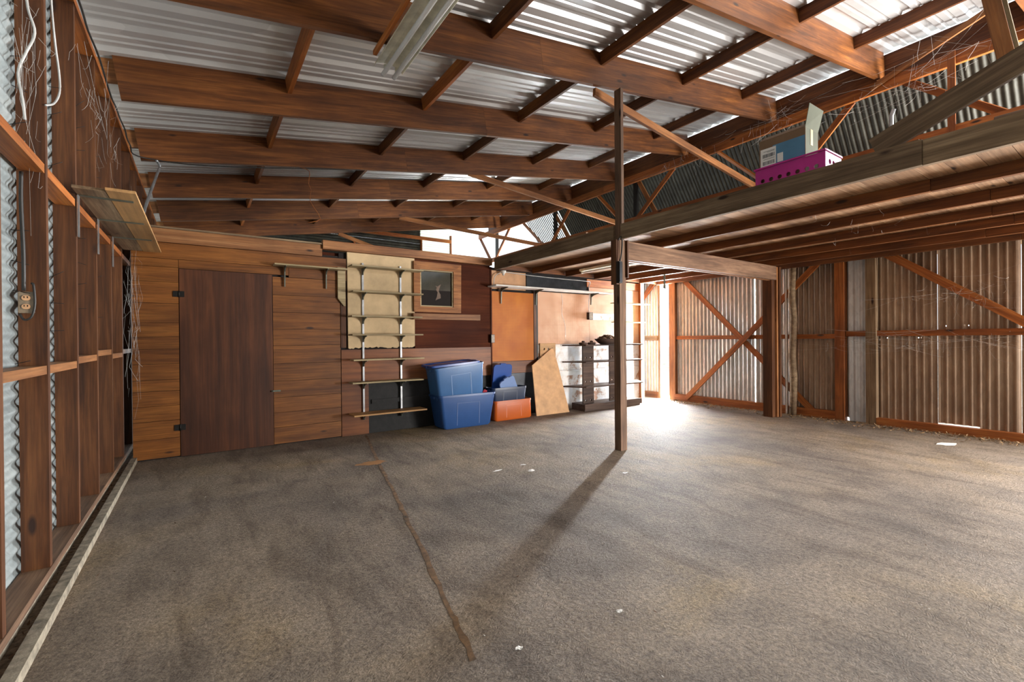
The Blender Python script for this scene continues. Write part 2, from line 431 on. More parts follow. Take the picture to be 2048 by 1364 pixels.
# ---- left wall: studs, plates, blocking, sheets with level corrugations
XI, XO = -.645, -.750
WL = root('wall_left', (XI, 6, 0), 'tall open stud wall clad with pale corrugated iron', 'wall', kind='structure')
SY = [-2.25+.69*k for k in range(22)]
for k, y in enumerate(SY):
    y += random.uniform(-.012, .012)
    box('stud', XO, XI, y, y+.042, .10, 3.42, 'stud', WL)
for y0 in (-4.0, 0.4, 4.9, 9.0):
    y1 = {-4.0: .4, .4: 4.9, 4.9: 9.0, 9.0: 13.0}[y0]
    box('sill_plate', XO-.005, XI+.004, y0+.002, y1, .06, .10, 'deck', WL)
    box('top_plate', XO, XI+.006, y0+.002, y1, 3.42, 3.465, 'orange', WL)
    box('footing', XO-.03, XI, y0, y1, 0, .06, 'kerb', WL)
    box('kerb', -.600, -.552, y0, y1, 0, .05, 'kerb', WL)
    box('dirt_strip', -.645, -.600, y0, y1, 0, .028, 'dirt', WL)
zz = [1.16, 1.115, 1.16, 1.14, 1.17, 1.13]
for k in range(len(SY)-1):
    z = zz[k % 6] if k != 8 else 1.115
    box('blocking', XO+.01, XI-.002, SY[k]+.045, SY[k+1]-.003, z-.022, z+.022, 'plate', WL)
    box('blocking', XO+.01, XI-.002, SY[k]+.045, SY[k+1]-.003, 2.12, 2.165, 'orange', WL)
for j in range(4):
    z0 = .08 + j*.84
    for y0 in (-4.0, -1.4, 1.2, 3.85, 6.45, 9.1):
        sheet('corrugated_sheet', (XO-.012-(.003 if int(y0*10) % 2 else 0), y0, z0), (0, 1, 0), (0, 0, 1), (1, 0, 0), 2.66, wave(.88 if j < 3 else .83), 'galv', WL)
for k, y in enumerate(SY):
    if 2 < y < 6:
        for z in [x*.17+.3 for x in range(5, 17)]:
            if random.random() < .62:
                tube('nail', [(XO-.012, y-.03, z+random.uniform(-.03, .03)), (XO+.055, y-.05, z+random.uniform(-.02, .04))], .0018, 'black', WL, 5)

# ---- roof
RZ0, RM = 3.40, .1605                      # underside of rafters at X=-.6 and pitch
RD = .37
def rb(x): return RZ0 + RM*(x+.6)
def rtop(x): return rb(x)+RD
CE = root('ceiling', (3.5, 4, 4.2), 'shallow metal roof on dark stained rafters', 'ceiling', kind='structure')
RY = [-2.0, -.6, .85, 2.24, 3.65, 5.26, 6.9, 8.58, 10.2, 11.85]
XE = 7.74
for i, y in enumerate(RY):
    cut = (2.9, 3.2, 2.72, 3.05)[i % 4]
    def raf(x0, x1, yy, d=RD, dz=0):
        p0 = Vector((x0, yy, rb(x0)+RD/2+dz)); p1 = Vector((x1, yy, rb(x1)+RD/2+dz))
        return beam('rafter', p0, p1, .045, d, 'rafter', CE)
    raf(-.585, cut, y+.0225); raf(cut+.002, XE, y+.0225)
    p0 = Vector((-1.15, y+.068, rb(-1.15)+RD-.11)); p1 = Vector((-.15, y+.068, rb(-.15)+RD-.11))
    beam('rafter_tail', p0, p1, .042, .2, 'plate', CE)
    for q, x in enumerate((.79, 2.31, 3.76, 5.26, 6.71)):
        y1 = RY[i+1] if i+1 < len(RY) else 13.0
        zt = rtop(x)-.002
        mt = 'orange' if q == 0 or (q == 1 and i in (4,)) else 'rafter'
        beam('purlin', (x, y+.047, zt-.07), (x, y1-.002, zt-.07), .042, .14, mt, CE, (-RM, 0, 1))
hd = [(-2.0, 2.24), (2.24, 5.26), (5.26, 8.58), (8.58, 12.6)]
for y0, y1 in hd:
    box('header_beam', XE+.002, XE+.045, y0, y1, rb(XE)-.01, rtop(XE)-.022, 'rafter', CE)
sl = math.sqrt(1+RM*RM)
y = -4.0
while y < 12.9:
    sheet('roof_sheet', (-1.35, y, rtop(-1.35)+.002), (1, 0, RM), (0, 1, 0), (-RM, 0, 1), (XE+.055+1.35)*sl, ribs(1.14), 'roof', CE, smooth=False)
    y += 1.14
# knee braces from rafters down to the truss
beam('knee_brace', (3.69, 3.70, 4.03), (7.46, 3.86, 3.70), .04, .09, 'brace', CE)
beam('knee_brace', (3.88, 6.95, 4.15), (7.46, 6.72, 3.70), .04, .09, 'brace', CE)
beam('knee_brace', (3.87, 10.25, 4.12), (7.46, 9.37, 3.70), .04, .09, 'brace', CE)
beam('knee_brace', (2.9, 11.9, 3.95), (6.2, 12.2, 3.1), .04, .09, 'brace', CE)
# steep old roof beyond the truss
st = Vector((1, 0, -1.35)).normalized(); sn = Vector((1.35, 0, 1)).normalized()
y = .2
while y < 9.3:
    w = .66
    sheet('steep_roof_sheet', (XE+.10, y, 5.0), st, (0, 1, 0), sn, 2.6, wave(w+.02), 'darkroof', CE)
    y += w
while y < 10.95:
    o0 = Vector((XE+.10, y, 5.0)); beam('light_stripe_slat', o0, o0+st*2.2, .034, .012, 'darkroof', CE, sn); y += .072  # invented slats; their gaps imitate bright stripes of light on the sheets
# far gable end, pale sheets with level corrugations
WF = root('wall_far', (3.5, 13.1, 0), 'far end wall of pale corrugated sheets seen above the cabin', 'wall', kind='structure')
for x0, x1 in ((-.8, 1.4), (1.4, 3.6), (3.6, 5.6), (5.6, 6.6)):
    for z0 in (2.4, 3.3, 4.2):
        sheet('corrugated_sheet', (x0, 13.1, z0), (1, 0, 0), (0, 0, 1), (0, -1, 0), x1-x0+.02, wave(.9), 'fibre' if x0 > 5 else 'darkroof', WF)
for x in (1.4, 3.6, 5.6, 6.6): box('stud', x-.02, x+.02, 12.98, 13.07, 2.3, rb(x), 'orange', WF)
box('girt', -.7, 6.6, 12.94, 12.975, 4.3, 4.4, 'orange', WF)

# unseen wall behind the camera, added to cut frontal light beside the open doors
WN = root('wall_near', (2, -4.6, 0), 'closed barn end behind the viewer, added to cut frontal light', 'wall', kind='structure')
for k in range(12):
    sheet('corrugated_sheet', (-.8+.6*k, -4.6, .0), (0, 0, 1), (1, 0, 0), (0, 1, 0), rtop(-.8+.6*k), wave(.62), 'rust', WN)
box('girt', -.8, 6.4, -4.57, -4.52, 1.2, 1.3, 'orange', WN)

# ---- back wall of the cabin and pegboard wall under the loft
YW = 6.13
WB = root('wall_back', (2, YW, 0), 'timber cabin wall with boards, panels and pegboard', 'wall', kind='structure')
slab('backing', -.585, 1.5, YW+.03, YW+.06, 0, 2.33, 'dark', WB)
slab('backing', 1.5, 7.36, YW+.03, YW+.06, 0, 2.40, 'dark', WB)
slab('cabin_roof', -.6, 3.8, YW+.08, 9.9, 2.36, 2.40, 'brown', WB)
zl = [0.015, .22, .41, .57, .73, .85, 1.02, 1.18, 1.31, 1.46, 1.67, 1.90, 2.06]
for a, c in zip(zl[:-1], zl[1:]): box('board', -.583, -.187, YW-.004*random.random(), YW+.028, a+.002, c-.002, 'board', WB)
zr = [0.012, .21, .39, .57, .77, .98, 1.20, 1.40, 1.60, 1.81, 2.03]
for a, c in zip(zr[:-1], zr[1:]): box('board', .727, 1.505, YW-.004*random.random(), YW+.028, a+.002, c-.002, 'board', WB)
box('board', -.583, 1.585, YW-.002, YW+.026, 2.152, 2.318, 'board', WB)
box('board', -.583, -.187, YW-.002, YW+.026, 2.062, 2.148, 'board', WB)
box('board', -.183, .90, YW-.002, YW+.026, 2.056, 2.148, 'board', WB)
box('board', .904, 1.585, YW-.002, YW+.026, 2.034, 2.148, 'board', WB)
box('wall_plate', -.58, 1.285, YW-.03, YW+.05, 2.322, 2.465, 'plate', WB)
box('plate_cap', -.60, 1.29, YW-.045, YW+.06, 2.467, 2.487, 'grey', WB)
box('wall_plate', 1.29, 3.80, YW-.06, YW+.04, 2.415, 2.525, 'plate', WB)
box('batten', 1.51, 1.575, YW-.012, YW+.028, 1.16, 2.15, 'stud', WB)
prism('cut_batten', [(1.47, 2.2), (1.565, 2.2), (1.565, 1.70), (1.545, 1.70), (1.47, 1.80)], YW-.035, YW-.013, 'shelfwood', WB)
# torn lower edge of the beige wallboard
pb = [(1.595, 2.41), (1.60, 1.15)]
x = 1.60
while x < 2.50: pb.append((x, 1.155+random.uniform(-.012, .014))); x += .022
pb += [(2.52, 1.17), (2.525, 2.412)]
tag(prism('wallboard', pb, YW-.014, YW+.03, 'beige', WB), 'beige wallboard with a torn lower edge')
slab('brown_panel', 2.53, 3.79, YW-.002, YW+.028, 1.135, 2.41, 'brown', WB)
slab('hardboard_panel', 1.512, 3.79, YW-.010, YW+.028, .69, 1.133, 'hard', WB)
slab('hardboard_panel', 1.512, 1.86, YW-.008, YW+.028, .005, .688, 'hard', WB)
slab('tar_paper', 1.862, 3.79, YW+.006, YW+.028, .005, .688, 'tar', WB)
box('rough_batten', 1.9, 2.9, YW-.012, YW+.004, .40, .455, 'tar', WB)
box('corner_trim', 3.792, 3.815, YW-.014, YW+.028, .005, 2.40, 'brown', WB)
slab('pegboard', 3.82, 4.645, YW-.002, YW+.024, .90, 2.02, 'peg', WB)
box('batten', 4.65, 4.70, YW-.012, YW+.024, .90, 2.05, 'stud', WB)
box('dark_batten', 4.702, 4.735, YW-.006, YW+.024, .90, 2.05, 'black', WB)
slab('pegboard', 4.74, 5.94, YW-.002, YW+.024, 1.16, 2.06, 'peg_glare', WB)
slab('pegboard', 5.945, 7.34, YW-.002, YW+.024, 1.16, 2.20, 'peg_glare', WB)
slab('peach_panel', 3.82, 4.49, YW, YW+.024, 2.06, 2.35, 'peach', WB)
slab('black_panel', 4.50, 5.86, YW-.012, YW+.022, 2.11, 2.335, 'blackmetal', WB)
slab('hardboard_panel', 3.82, 4.735, YW, YW+.024, .70, .895, 'hard', WB)
slab('pegboard', 4.74, 7.34, YW, YW+.024, .70, 1.155, 'peel', WB)
slab('white_panel', 5.20, 7.34, YW-.004, YW+.022, .005, .695, 'peel', WB)
slab('tar_paper', 3.82, 5.195, YW, YW+.022, .005, .695, 'blackmetal', WB)
box('batten', 5.2, 6.1, YW-.02, YW-.006, .60, .675, 'white', WB)
box('top_batten', 5.87, 7.34, YW-.02, YW+.022, 2.205, 2.345, 'orange', WB)
box('pale_batten', 5.95, 7.0, YW-.02, YW-.003, 1.60, 1.72, 'peel', WB)
box('end_post', 7.30, 7.40, YW-.06, YW-.005, .005, 2.36, 'orange', WB)
box('end_post', 7.345, 7.45, YW, YW+.09, .005, 2.36, 'grey', WB)
# ---- door
D1 = root('door_1', (.27, YW, 0), 'dark brown plywood door in the cabin wall', 'door', kind='structure')
box('door_leaf', -.180, .722, YW-.002, YW+.027, .008, 2.050, 'door', D1)
for z in (1.775, .325):
    h = slab('hinge', -.235, -.135, YW-.012, YW-.002, z-.032, z+.032, 'black', D1)
    tube('hinge_pin', [(-.183, YW-.015, z-.036), (-.183, YW-.015, z+.036)], .007, 'black', h)
lt = slab('latch', .70, .80, YW-.014, YW-.004, .645, .665, 'bracket', D1); tube('latch_knob', [(.72, YW-.014, .655), (.72, YW-.034, .655)], .008, 'bracket', lt)
# ---- window
W1 = root('window_1', (2.87, YW, 1.65), 'small square window with an orange timber frame and dark glass', 'window', kind='structure')
def mitre(name, a, c, mat='plate'):
    prism(name, [a[0], a[1], c[1], c[0]], YW-.05, YW-.003, mat, W1)
O_ = [(2.50, 1.655), (3.245, 1.65), (3.255, 2.375), (2.50, 2.375)]; I_ = [(2.595, 1.735), (3.12, 1.735), (3.125, 2.265), (2.595, 2.265)]
for i in range(4):
    j = (i+1) % 4; prism('frame_board', [O_[i], O_[j], I_[j], I_[i]], YW-.05, YW-.003, 'brace', W1)
J_ = [(2.615, 1.752), (3.103, 1.752), (3.107, 2.247), (2.615, 2.247)]
for i in range(4):
    j = (i+1) % 4; prism('inner_bead', [I_[i], I_[j], J_[j], J_[i]], YW-.036, YW-.004, 'shelfwood', W1)
pane = slab('pane', 2.612, 3.110, YW-.010, YW-.004, 1.750, 2.250, 'glass', W1)
prism('dark_sill_board', [(2.614, 1.752), (3.105, 1.752), (3.106, 1.975), (2.614, 1.975)], YW-.0115, YW-.0102, 'dark', W1)
rag = [(2.845, 1.83), (2.885, 1.85), (2.93, 1.865), (2.925, 1.92), (2.90, 1.96), (2.905, 2.0), (2.935, 2.07), (2.90, 2.05), (2.885, 2.035), (2.845, 2.045), (2.865, 2.02), (2.855, 1.985), (2.88, 1.95), (2.87, 1.89)]
tag(prism('torn_paper', rag, YW-.0135, YW-.0118, 'rag', W1), 'pale torn scrap stuck to the glass')
tag(box('window_ledge', 2.47, 3.55, YW-.10, YW-.012, 1.545, 1.63, 'plate'), 'long brown timber ledge fixed under the dark square window', 'ledge')

# ---- right wall of dusty corrugated iron
XR = 7.95
WR = root('wall_right', (XR, 3, 0), 'right wall of upright corrugated iron with cross braces', 'wall', kind='structure')
ZT = 2.52
def panel(y0, y1, mat, z0=.05, rows=1, skip=(), x=XR):
    sheet('corrugated_sheet', (x, y0, z0), (0, 0, 1), (0, 1, 0), (-1, 0, 0), ZT-z0, wave(y1-y0, amp=.011, ph=y0), mat, WR, rows, True, skip)
panel(6.10, 6.75, 'silver')
for k in range(4): panel(6.72+.6*k, 7.36+.6*k, 'silver', x=XR+.003*((k+1) % 2))
slab('light_stop_board', XR-.02, 9.4, 5.0, 9.2, ZT+.001, ZT+.02, 'deck', WR)  # unseen board added to stop doorway light leaking up to the roof
edges = [5.70, 5.22, 4.755, 4.14, 3.55, 2.78]
mats = ['silver', 'silver', 'silver', 'silver', 'rust']
for k in range(5): panel(edges[k+1]+(.005 if k == 2 else -.03), edges[k], mats[k], x=XR+.003*(k % 2))
panel(2.47, 2.775, 'bright', .0, x=XR+.006)
def holes_rows(zs, z0):
    rs = [0.0]
    for z in sorted(zs): rs += [(z-.007-z0)/(ZT-z0), (z+.007-z0)/(ZT-z0)]
    return rs + [1.0]
panel(1.757, 2.495, 'rust', .09, holes_rows([1.225, 2.30], .09), [(1, 20), (1, 55), (3, 70)])
panel(1.35, 1.7545, 'rust', .115, holes_rows([1.375], .115), [(1, 34), (1, 12)])
panel(1.025, 1.37, 'rust', .07, x=XR+.003)
panel(.30, 1.0205, 'rust'); panel(-.40, .32, 'rust', x=XR+.003)
# frame in front of the sheets
def wy(name, y0, y1, z0, z1, mat, d=.09, x=XR-.012): box(name, x-d, x, y0, y1, z0, z1, mat, WR)
wy('girt', 2.89, 5.69, 1.22, 1.29, 'orange', .05); wy('girt', -.4, 2.76, 1.25, 1.33, 'orange', .05); wy('girt', 6.13, 7.3, 1.20, 1.30, 'grey', .05)
wy('sill_plate', 2.89, 5.69, 0, .13, 'orange', .09); wy('sill_plate', -.4, 2.39, .0, .10, 'orange', .1); wy('sill_plate', 6.13, 7.3, 0, .12, 'plate', .06)
wy('head_plate', -.4, 5.7, 2.40, 2.52, 'rafter', .08)
wy('door_post', 5.68, 5.82, 0, 2.46, 'plate', .08)
wy('jamb_board', 6.065, 6.125, 0, 2.46, 'grey', .04)
wy('stud', 2.765, 2.885, 0, 2.46, 'orange', .11)
wy('weathered_post', 2.385, 2.505, 0, 2.46, 'grey', .10)
def lean(p, q, w=.09, x=XR-.075, mat='orange'):
    beam('brace', (x, p[0], p[1]), (x, q[0], q[1]), .03, w, mat, WR, (0, .5, .8))
lean((5.53, 2.44), (3.20, .09)); lean((5.42, .07), (3.02, 2.47), x=XR-.110)
lean((2.36, 2.46), (.86, 1.30), .10); lean((6.5, 2.1), (6.10, 2.52), .1)
lg = []
for i in range(9):
    z = i*2.5/8; lg.append((XR-.12+.01*math.sin(i*1.7), 3.465+.012*math.sin(i*2.1+1), z))
tube('log_post', lg, .052, 'grey', WR, 10)
box('pale_batten', XR-.135, XR-.10, 3.55, 3.575, .0, 2.45, 'white', WR)

# ================================================================== loft
LF = root('storage_loft', (3.9, 3.4, 0), 'raised timber storage loft on square posts along the right side', 'loft')
ZB, ZD, ZR = 2.347, 2.440, 2.512
box('edge_beam', 3.83, 3.872, 3.56, 6.06, ZB, ZR, 'grey', LF)
box('edge_beam', 3.83, 3.872, .92, 3.455, ZB, ZR, 'grey', LF)
box('edge_beam', 3.845, 3.887, .1, .918, ZB, ZR, 'grey', LF)
for k, x in enumerate((4.60, 5.33, 6.02, 6.66, 7.27, 7.80)):
    c = (1.05, .85, .95, .9, 1.2, 1.0)[k]
    box('joist', x-.022, x+.022, c+.002, 6.06, ZB, ZD, 'rafter', LF); box('joist', x-.022+.01, x+.022+.01, .1, c, ZB, ZD, 'rafter', LF)
box('end_joist', 3.875, 7.9, 6.065, 6.10, ZB+.02, ZD, 'rafter', LF)
y = .1
while y < 6.08:
    box('deck_plank', 3.89+random.uniform(-.002, .01), 8.9, y+.002, min(y+.158, 6.10), ZD+.001, ZD+.026, 'deckboard', LF); y += .16
box('edge_cleat', 3.835, 3.868, 4.0, 6.06, ZR+.001, ZR+.02, 'plate', LF)
box('cross_beam', 3.97, 7.36, 3.49, 3.535, 2.135, ZB-.004, 'deck', LF)
box('cross_beam', 3.97, 7.36, 3.575, 3.62, 2.135, ZB-.004, 'plate', LF)
box('post', 3.845, 3.945, 3.485, 3.575, 0, ZB-.002, 'deck', LF)
box('post_side_board', 3.80, 3.844, 3.49, 3.57, 1.85, ZB-.002, 'stud', LF)
box('post_cleat', 3.946, 3.968, 3.46, 3.59, 1.93, ZB-.002, 'stud', LF)
box('upright', 3.852, 3.892, 3.458, 3.552, ZB, 4.02, 'deck', LF)
box('post', 7.335, 7.425, 3.55, 3.69, 0, ZB-.002, 'stud', LF)
box('post', 7.427, 7.47, 3.52, 3.67, 0, ZB-.002, 'plate', LF)
box('post_side_board', 7.472, 7.53, 3.50, 3.62, 0, ZB-.002, 'stud', LF)
tag(slab('hanger_strap', 6.60, 6.64, 4.98, 4.995, 2.10, ZB, 'bracket', LF), 'thin steel strap hanging from a joist')
beam('diagonal_board', (3.93, 1.20, 2.57), (3.93, .22, 2.95), .03, .15, 'grey', LF, (0, 0, 1))
beam('leaning_stud', (3.99, .655, 3.45), (3.97, .55, 2.80), .04, .075, 'brace', LF, (0, 1, 0))
beam('leaning_stud', (4.04, .63, 3.45), (4.02, .525, 2.80), .04, .06, 'shelfwood', LF, (0, 1, 0))
box('toe_board', 3.90, 3.93, .95, 1.44, ZD+.027, ZD+.10, 'grey', LF)

# ================================================================== truss
TR = root('roof_truss', (7.58, 4, 3.6), 'long open timber truss with slanting webs above the loft', 'truss')
for a, c in ((-1, 3.1), (3.1, 7.3), (7.3, 12.9)):
    box('top_chord', 7.55, 7.60, a, c-.003, 4.53, 4.68, 'orange', TR)
    box('bottom_chord', 7.52, 7.57, a, c-.003, 3.66, 3.79, 'orange', TR)
webs = [((7.55, 4.56), (6.75, 3.74)), ((5.50, 4.56), (6.42, 3.74)), ((8.45, 4.56), (9.22, 3.74)), ((11.18, 4.58), (11.95, 3.74)), ((10.5, 4.56), (9.52, 3.74)),
        ((12.9, 4.56), (12.2, 3.74)), ((2.0, 4.58), (1.05, 3.74)), ((2.57, 4.56), (3.3, 3.74)), ((4.6, 4.56), (3.75, 3.74))]
for p, q in webs: beam('web', (7.625, p[0], p[1]), (7.59, q[0], q[1]), .03, .085, 'orange', TR, (0, .6, .6))
for p, q in (((6.40, 4.56), (5.92, 3.74)), ((9.18, 4.56), (8.56, 3.74))): beam('web', (7.665, p[0], p[1]), (7.64, q[0], q[1]), .03, .085, 'brace', TR, (0, .6, .6))
box('web', 7.50, 7.53, 1.49, 1.56, 3.66, 4.68, 'orange', TR)
beam('web', (7.52, 2.33, 4.60), (7.60, 1.15, 5.06), .03, .07, 'brace', TR)
for y, z1 in ((6.47, 4.56), (9.12, 4.56), (11.95, 4.98)): tag(box('truss_post', 7.62, 7.70, y-.04, y+.04, 3.60, z1, 'black', TR), 'black post of the truss')

# ================================================================== things hung from the roof and left wall
F = root('fluorescent_light', (1.4, 3.4, 3.62), 'twin tube fluorescent light with rusty white reflector hung under the rafters', 'ceiling light')
zf = 3.62; y0, y1 = 1.55, 3.97
vv, ff = [], []
prof = [(-.13, -.005), (-.115, .03), (-.04, .055), (.04, .055), (.12, .03), (.13, .0)]
for yy in (y0-.02, y1-.05):
    for s, d in prof: vv.append((1.39+s, yy, zf+d+.012))
for j in range(5): ff.append((j, j+1, 7+j, 6+j))
o = centred('reflector', vv, ff, 'enamel', F); mo = o.modifiers.new('thick', 'SOLIDIFY'); mo.thickness = .004
box('ballast_box', 1.345, 1.435, y0, y1-.10, zf+.072, zf+.125, 'plate', F)
box('side_rail', 1.215, 1.245, y0, y1-.18, zf+.02, zf+.055, 'orange', F)
for x in (1.365, 1.465):
    t = tube('tube', [(x, y0, zf-.004), (x, y1, zf-.004)], .019, 'tube', F, 14)
    tube('tube_cap', [(x, y1, zf-.004), (x, y1+.012, zf-.004)], .0195, 'steel', t, 14)
    tube('tube_holder', [(x, y1-.05, zf+.014), (x, y1-.05, zf+.050)], .014, 'enamel', F, 10)
for y in (2.262, 3.672): box('hanging_strap', 1.37, 1.41, y-.01, y+.01, zf+.126, rb(1.39)-.0005, 'plate', F)

S = root('wall_shelf', (-.5, 4.9, 2.17), 'long plywood shelf on steel brackets high on the left stud wall', 'shelf')
box('shelf_board', -.478, -.330, 3.76, 6.08, 2.200, 2.218, 'ply', S)
box('shelf_board', -.637, -.482, 3.80, 6.06, 2.200, 2.218, 'grey', S)
for y in (3.97, 4.66, 5.37):
    bk = box('bracket', -.628, -.36, y-.012, y+.012, 2.192, 2.199, 'bracket', S)
    box('bracket_leg', -.637, -.629, y-.012, y+.012, 1.93, 2.198, 'steel', bk)

E1 = root('electrical_outlet', (-.70, 3.23, 1.47), 'ivory double socket on the side of the nearest wall stud', 'outlet')
yf = 3.235
ob = slab('outlet_box', -.735, -.685, yf-.0, yf+.022, 1.405, 1.505, 'outlet', E1)
loft('cover_plate', [(.058, .108, .006, 0), (.056, .106, .006, .005)], 'outlet', E1, T((-.710, yf-.001, 1.455)) @ R(90, 'X'))
for z in (1.477, 1.434):
    d = loft('socket', [(.032, .026, .0125, 0), (.031, .025, .012, .004)], 'peach', E1, T((-.710, yf-.0065, z)) @ R(90, 'X'))
    for dx in (-.006, .006): slab('slot', -.710+dx-.0015, -.710+dx+.0015, yf-.0118, yf-.0105, z-.001, z+.008, 'black', d)
tag(tube('electrical_cable', [(-.717, 3.225, 1.512), (-.716, 3.222, 1.7), (-.722, 3.222, 1.95), (-.72, 3.222, 2.10)], .008, 'cable', None, 8, True, 4), 'black cable running up the nearest stud from the ivory socket', 'cable')
tag(tube('electrical_cable', [(-.733, 3.228, 1.398), (-.715, 3.222, 1.368), (-.69, 3.222, 1.385), (-.678, 3.222, 1.45), (-.682, 3.222, 1.54), (-.69, 3.228, 1.55)], .005, 'cable', None, 8, True, 5), 'looped grey cable hanging under the ivory socket', 'cable')
tag(tube('electrical_cable', [(-.70, 3.225, 3.1), (-.69, 3.22, 2.92), (-.665, 3.215, 2.80), (-.70, 3.215, 2.68), (-.725, 3.215, 2.58), (-.71, 3.215, 2.45), (-.705, 3.222, 2.36)], .0055, 'wcable', None, 8, True, 5), 'white cable curving down the face of the nearest stud', 'cable')
tag(tube('electrical_cable', [(-.63, 3.33, 3.3), (-.63, 3.35, 3.05), (-.628, 3.41, 2.86), (-.63, 3.50, 2.74), (-.63, 3.50, 2.64), (-.63, 3.38, 2.53), (-.64, 3.27, 2.47)], .005, 'wcable', None, 8, True, 5), 'white cable bowing out from behind the nearest stud', 'cable')
pc = []
for i in range(22):
    y = 1.5+i*.25; pc.append((-.612+random.uniform(-.008, .008), y, 3.405+random.uniform(-.02, .02)))
pc += [(-.45, 6.85, 3.42), (-.1, 6.87, 3.44), (.5, 6.88, 3.53), (1.2, 6.885, 3.66), (2.0, 6.885, 3.80)]
tag(tube('electrical_cable', pc, .007, 'cable', None, 6, True, 3), 'black cable along the left top plate turning onto a rafter', 'cable')
tag(tube('dangling_wire', [(1.16, 6.85, 3.66), (1.28, 6.83, 3.62), (1.27, 6.83, 3.45), (1.30, 6.83, 3.36), (1.29, 6.83, 3.2), (1.42, 6.83, 2.98), (1.25, 6.83, 2.9)], .004, 'orange', None, 6, True, 3), 'thin brown wire dangling from a rafter above the cabin door', 'wire')
tag(tube('steel_conduit', [(-.40, 6.73, 3.38), (-.37, 6.80, 3.33), (-.39, 6.70, 3.22), (-.47, 6.25, 2.70), (-.52, 5.9, 2.235)], .014, 'steel', None, 10, True, 5), 'bent steel pipe leaning above the left wall shelf', 'pipe')

# ================================================================== shelves on the back wall
S = root('bracket_shelf', (1.1, YW, 2.1), 'short pale shelf on two brackets beside the cabin door', 'shelf')
box('shelf_board', .73, 1.56, 5.965, YW-.004, 2.155, 2.172, 'shelfwood', S)
def shelf_bracket(x, z, parent, depth=.15, leg=.17, mat='bracket'):
    y = YW-.016
    prism('bracket', [(0, 0), (depth, 0), (depth, -.008), (depth*.45, -.028), (.03, -.06), (.018, -leg), (0, -leg)], -.006, .006, mat, parent,
          Matrix(((0, -1, 0, x), (-1, 0, 0, y), (0, 0, 1, z), (0, 0, 0, 1))))
for x in (.855, 1.33): shelf_bracket(x, 2.154, S, .14, .24)
U = root('wall_shelving', (2.1, YW, .2), 'seven tier shelving on two slotted steel rails against beige wallboard', 'shelving')
for x in (1.79, 2.31): tag(box('rail', x-.012, x+.012, YW-.032, YW-.015, .20, 2.28, 'steel', U), 'slotted steel rail')
for k, (z, d) in enumerate(((2.225, .19), (1.895, .19), (1.575, .19), (1.335, .19), (1.01, .19), (.715, .19), (.305, .25))):
    x0 = 1.60 + .01*math.sin(k*2); x1 = 2.56 + .012*math.sin(k*1.7+1) + (.0 if k < 6 else .03)
    sb = box('shelf_board', x0, x1, YW-.036-d, YW-.036, z-.018, z, 'shelfwood' if k < 6 else 'ply', U)
    for x in (1.79, 2.31):
        prism('bracket', [(0, 0), (d*.85, 0), (d*.85, -.01), (d*.4, -.022), (.03, -.05), (.016, -.085), (0, -.085)], -.005, .005, 'bracket', sb,
              Matrix(((0, -1, 0, x), (-1, 0, 0, YW-.034), (0, 0, 1, z-.0185), (0, 0, 0, 1))))
S = root('long_wall_shelf', (5, YW, 2.06), 'long narrow white shelf above the orange pegboard under the loft', 'shelf')
box('shelf_board', 3.74, 6.32, YW-.26, YW-.015, 2.075, 2.095, 'white', S)
for x in (3.98, 4.68, 5.96): shelf_bracket(x, 2.0745, S, .22, .25 if x < 5 else .2)
tag(box('peg_shelf', 6.48, 7.42, YW-.20, YW-.022, 1.915, 1.933, 'shelfwood'), 'upper of two small pale shelves at the right end of the pegboard wall', 'shelf')
tag(box('peg_shelf', 6.50, 7.28, YW-.20, YW-.022, 1.555, 1.573, 'shelfwood'), 'lower of two small pale shelves at the right end of the pegboard wall', 'shelf')
O2 = root('electrical_outlet', (5.93, YW-.02, 1.64), 'dark socket box on the pegboard with two white cables above it', 'outlet')
slab('outlet_box', 5.88, 5.985, YW-.055, YW-.004, 1.60, 1.735, 'darkunit', O2); slab('cover_plate', 5.887, 5.978, YW-.060, YW-.0555, 1.607, 1.728, 'outlet', O2)
O3 = root('electrical_outlet', (3.80, YW-.03, 1.25), 'small dark socket box on the corner trim left of the orange pegboard', 'outlet')
slab('outlet_box', 3.77, 3.835, YW-.055, YW-.015, 1.20, 1.33, 'black', O3); slab('cover_plate', 3.775, 3.83, YW-.060, YW-.0555, 1.205, 1.325, 'outlet', O3)
tag(tube('electrical_cable', [(5.91, YW-.03, 1.74), (5.90, YW-.03, 1.9), (5.92, YW-.035, 2.06), (5.90, YW-.035, 2.2), (5.93, YW-.04, 2.29), (5.8, YW-.05, 2.30), (5.2, YW-.06, 2.30), (4.6, YW-.05, 2.31), (4.05, YW-.07, 2.325), (3.92, YW-.07, 2.30), (3.85, YW-.05, 2.24), (3.835, YW-.04, 2.11)], .006, 'wcable', None, 8, True, 4), 'white cable strung under the loft from the lamp holder to the dark socket', 'cable')
L = root('lamp_holder', (3.96, YW-.07, 2.33), 'round white porcelain lamp holder under the loft corner', 'lamp holder')
loft('holder_base', [(.09, .09, .044, 0), (.07, .07, .034, .03), (.05, .05, .024, .045)], 'white', L, T((3.99, YW-.085, 2.342)) @ R(180, 'X'))
tube('socket_neck', [(3.99, YW-.085, 2.297), (3.99, YW-.085, 2.27)], .018, 'white', L)
tag(tube('dangling_wire', [(5.25, YW-.02, 2.05), (5.28, YW-.02, 1.9), (5.26, YW-.02, 1.7), (5.33, YW-.02, 1.5), (5.34, YW-.02, 1.22)], .003, 'wcable', None, 6, True, 4), 'thin pale wire dangling in front of the pegboard', 'wire')
F = root('fluorescent_light', (5.0, 4.6, 2.33), 'single tube light fixed under the loft joists behind the near post', 'ceiling light')
box('fixture_body', 4.93, 5.01, 4.0, 5.3, 2.311, 2.345, 'enamel', F)
